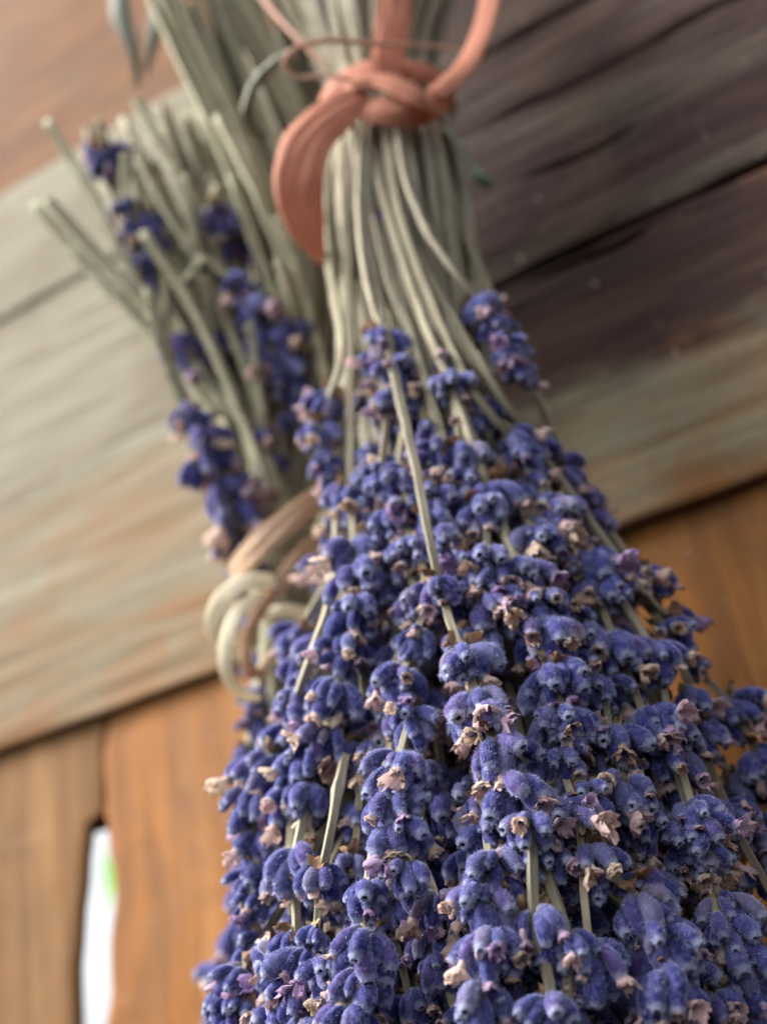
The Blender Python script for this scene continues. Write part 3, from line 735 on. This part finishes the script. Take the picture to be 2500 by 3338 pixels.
part('knot', rib, RO, [W(1125, 335, .306), W(1185, 340, .300), W(1250, 348, .297), W(1340, 352, .2965), W(1415, 335, .299), W(1460, 285, .303)], [px(70, zf), px(104, zf), px(116, zf), px(110, zf), px(90, zf), px(70, zf)], [FRONT+.6*UPV, FRONT-.2*UPV], .0008, RIB, curl=.30, crease=.06)
part('knot', rib, RO, [W(1105, 330, .303), W(1150, 268, .300), W(1225, 252, .2985), W(1310, 280, .2955), W(1375, 322, .2945), W(1420, 372, .299)], [px(60, zf), px(78, zf), px(80, zf), px(78, zf), px(70, zf), px(50, zf)], [FRONT+.9*UPV, FRONT+.5*UPV], .0008, RIB, curl=.30, crease=.06)
part('tail', rib, RO, [W(1195, 310, .300), W(1100, 370, .298), W(1002, 470, .297), W(975, 600, .296), W(998, 730, .297), W(1055, 865, .299)], [px(90, zf), px(140, zf), px(165, zf), px(160, zf), px(125, zf), px(22, zf)], [FRONT-.4*RIGHT, FRONT-.1*RIGHT+.2*UPV, FRONT+.3*RIGHT], .0009, RIB, curl=.04, crease=.055)
part('strap', rib, RO, [W(1415, 305, .299), W(1500, 230, .302), W(1560, 120, .309), W(1595, 0, .318), W(1610, -160, .330)], [px(70, zf), px(82, zf), px(72, zf), px(74, zf), px(80, zf)], [FRONT-.6*RIGHT, FRONT-.2*RIGHT], .0010, RIB, curl=.10)
part('strap', rib, RO, [W(1260, 280, .299), W(1262, 190, .303), W(1285, 60, .313), W(1300, -160, .330)], [px(95, zf), px(120, zf), px(115, zf), px(120, zf)], [FRONT+.3*RIGHT, FRONT+.2*RIGHT], .0009, RIB, curl=.04, crease=.055)
part('tail', rib, RO, [W(1400, 360, .322), W(1408, 460, .318), W(1415, 570, .316)], [px(50, .32), px(46, .32), px(34, .32)], [FRONT, FRONT-.4*RIGHT], .0008, RIB, curl=.3)
THREAD = mat_strip('pale_terracotta_fibre', (.50, .24, .15, 1), (.66, .40, .29, 1), .3, .3)
part('loose_fibre', rib, RO, [W(1500, 160, .300), W(1380, 146, .299), W(1200, 140, .297), W(1060, 132, .297), W(960, 160, .298), W(925, 205, .299), W(965, 250, .299), W(1060, 245, .298), W(1150, 265, .299)], [px(18, .3), px(18, .3), px(22, .3), px(16, .3), px(18, .3)], [UPV+FRONT, FRONT, UPV+FRONT], .0005, THREAD, n=90)
part('loose_fibre', rib, RO, [W(820, -60, .33), W(905, 50, .315), W(985, 140, .306), W(1080, 225, .301)], [px(26, .3), px(22, .3), px(16, .3)], [FRONT, FRONT+.5*UPV], .0006, THREAD)

# ------------------------------------------------------------------ pale raffia round the rear bunch
RAF = mat_strip('pale_raffia', (.50, .32, .195, 1), (.64, .45, .30, 1), .25, .45)
RAC = mat_strip('lit_cream_raffia', (.84, .76, .54, 1), (.93, .89, .72, 1), .3, .4)  # cream raffia, brightness of the strong left light put into its colour
raf = empty('raffia_tie', T2, 'pale beige raffia band with cream loops tied round the rear lavender bunch', 'raffia tie')
za = .309
FW = .012
part('band', raf, T2, [W(1110, 1580, .318), W(1060, 1612, .312), W(960, 1680, .306), W(860, 1765, .305), W(790, 1835, .309), W(752, 1872, .318), W(760, 1870, .332)], [px(74, za), px(84, za), px(88, za), px(84, za), px(80, za), px(70, za)], [FRONT, FRONT+.1*UPV, FRONT-.3*RIGHT, -RIGHT+.4*FRONT], .0006, RAF, n=80, curl=.0, crease=.06, fwd=FW)
part('band', raf, T2, [W(1090, 1720, .316), W(1040, 1760, .309), W(950, 1860, .303), W(870, 1950, .302), W(825, 2030, .303), W(800, 2120, .306)], [px(64, za), px(66, za), px(72, za), px(56, za), px(44, za), px(40, za)], [FRONT, FRONT-.2*RIGHT], .0006, RAF, n=70, curl=.0, crease=.06, fwd=FW)
part('loop', raf, T2, [W(920, 1900, .303), W(820, 1890, .299), W(735, 1940, .299), W(695, 2030, .302), W(715, 2105, .306), W(770, 2110, .309)], [px(40, za), px(46, za), px(56, za), px(58, za), px(42, za), px(26, za)], [FRONT+.5*UPV, FRONT-.3*RIGHT, FRONT-.5*RIGHT], .0005, RAC, n=70, curl=.0, crease=.06, fwd=FW)
part('loop', raf, T2, [W(850, 1935, .300), W(775, 2000, .297), W(738, 2095, .296), W(742, 2190, .297), W(785, 2262, .301), W(850, 2275, .307)], [px(36, za), px(44, za), px(50, za), px(48, za), px(38, za), px(20, za)], [FRONT-.3*RIGHT, FRONT-.4*RIGHT, FRONT+.2*UPV], .0005, RAC, n=70, curl=.0, crease=.06, fwd=FW)
part('band', raf, T2, [W(835, 2005, .304), W(930, 1992, .303), W(1000, 2003, .305), W(1070, 2025, .310)], [px(40, za), px(46, za), px(48, za), px(44, za)], [FRONT+.4*UPV, FRONT+.2*UPV], .0005, RAC, n=40, curl=.0, crease=.06, fwd=FW)
part('loop', raf, T2, [W(800, 2110, .303), W(812, 2180, .303), W(850, 2190, .306), W(872, 2140, .310)], [px(30, za), px(44, za), px(40, za), px(20, za)], [FRONT, FRONT+.6*UPV], .0005, RAF, n=40, curl=.0, crease=.06, fwd=FW)

# ------------------------------------------------------------------ loose bits
def bits_stem(name, pts, r0, r1, mat, label, cat, group=None):
    P = np.array(pts); o0 = P[0]
    o = bpy.data.objects.new(name, stem_mesh(name, spline(P, 40)-o0, r0, r1, mat)); o.location = Vector(o0); sc.collection.objects.link(o)
    o['label'] = label; o['category'] = cat
    return o
GRN = mat_stem('grey_green_stem', (.23, .27, .20, 1), (.27, .31, .24, 1), (.22, .26, .20, 1))
def bent_sprig(pts, r0, r1, size, label):
    b = bits_stem('bent_sprig', pts, r0, r1, GRN, label, 'sprig')
    if size:
        P = np.array(pts); t = P[-1]-P[-2]; t /= np.linalg.norm(t)
        pc = []
        R = basis(t, np.array([0, 0, 1.0]))*size
        GB = BUDS[3]; me = GB['me'].copy(); me.materials.clear(); me.materials.append(GRNBUD); me.materials.append(M_FUZZ)
        o = bpy.data.objects.new('bud', me); link(o, b); l = P[-1]-P[0]-t*.001
        o.matrix_basis = Matrix([[*R[a], l[a]] for a in range(3)] + [[0, 0, 0, 1]])
    return b
_k = NT('green_calyx'); _k.b.inputs['Base Color'].default_value = (.16, .24, .15, 1); _k.b.inputs['Roughness'].default_value = .7; GRNBUD = _k.m
bent_sprig([W(1400, 400, .318), W(1450, 425, .306), W(1510, 490, .302), W(1545, 555, .301)], .0006, .0006, 1.0, 'thin green stalk with one bud drooping right of the ribbon knot')
bent_sprig([W(960, 175, .316), W(890, 212, .309), W(825, 285, .307), W(803, 355, .308), W(825, 415, .313), W(865, 440, .318)], .0012, .0010, 0, 'grey-green stalk bent in a hook left of the ribbon knot')
# ragged blue-green sprig hanging in from above at top left
def hang_leaf(name, pts, w, label):
    me = strip_mesh(name, [np.array(p)-np.array(pts[0]) for p in pts], w, [FRONT, FRONT+.5*RIGHT], .0006, LGREY, n=40, curl=.5)
    o = bpy.data.objects.new(name, me); o.location = Vector(pts[0]); sc.collection.objects.link(o); o['label'] = label; o['category'] = 'leaf'; return o
LGREY = mat_strip('grey_leaf', (.22, .25, .22, 1), (.34, .36, .31, 1), .2, .6)
hang_leaf('dry_leaf', [W(385, -60, .372), W(400, 60, .368), W(440, 170, .368), W(450, 280, .372)], [px(60, .37), px(70, .37), px(44, .37), px(24, .37)], 'grey-green leaf hanging farthest left at the top edge')
hang_leaf('dry_leaf', [W(520, -60, .366), W(515, 60, .364), W(495, 160, .366), W(478, 240, .37)], [px(50, .37), px(56, .37), px(40, .37), px(20, .37)], 'grey-green leaf hanging just left of the rear stems at the top')
hang_leaf('dry_leaf', [W(640, 140, .362), W(590, 125, .360), W(552, 85, .360), W(545, 20, .362), W(580, -40, .365)], [px(16, .36), px(30, .36), px(34, .36), px(26, .36)], 'pale curled leaf arched above the brown plank at the top')

# leafy branch outside the wall, in the open beyond its shadow
LY = YB + 1.3
lf = empty('leafy_branch', wall_at(430, 2850, LY), 'lime green leaves outside, glimpsed through the gap between boards', 'branch')
LO = np.array(lf.location)
for (x, y, w, l) in [(378, 2830, 64, 260), (430, 2900, 110, 300), (470, 2800, 120, 320), (500, 2950, 120, 300)]:
    zz = float(-((wall_at(x, y, LY)-CAM) @ ROT)[2])
    p = [wall_at(x+24, y-l*.5, LY), wall_at(x, y-l*.2, LY-.02), wall_at(x-4, y+l*.2, LY-.02), wall_at(x+10, y+l*.5, LY+.02)]
    part('leaf', lf, LO, p, [px(8, zz), px(w*.8, zz), px(w, zz), px(w*.7, zz), px(8, zz)], [FRONT, FRONT+.3*RIGHT], .0006, LEAF.m, n=30)
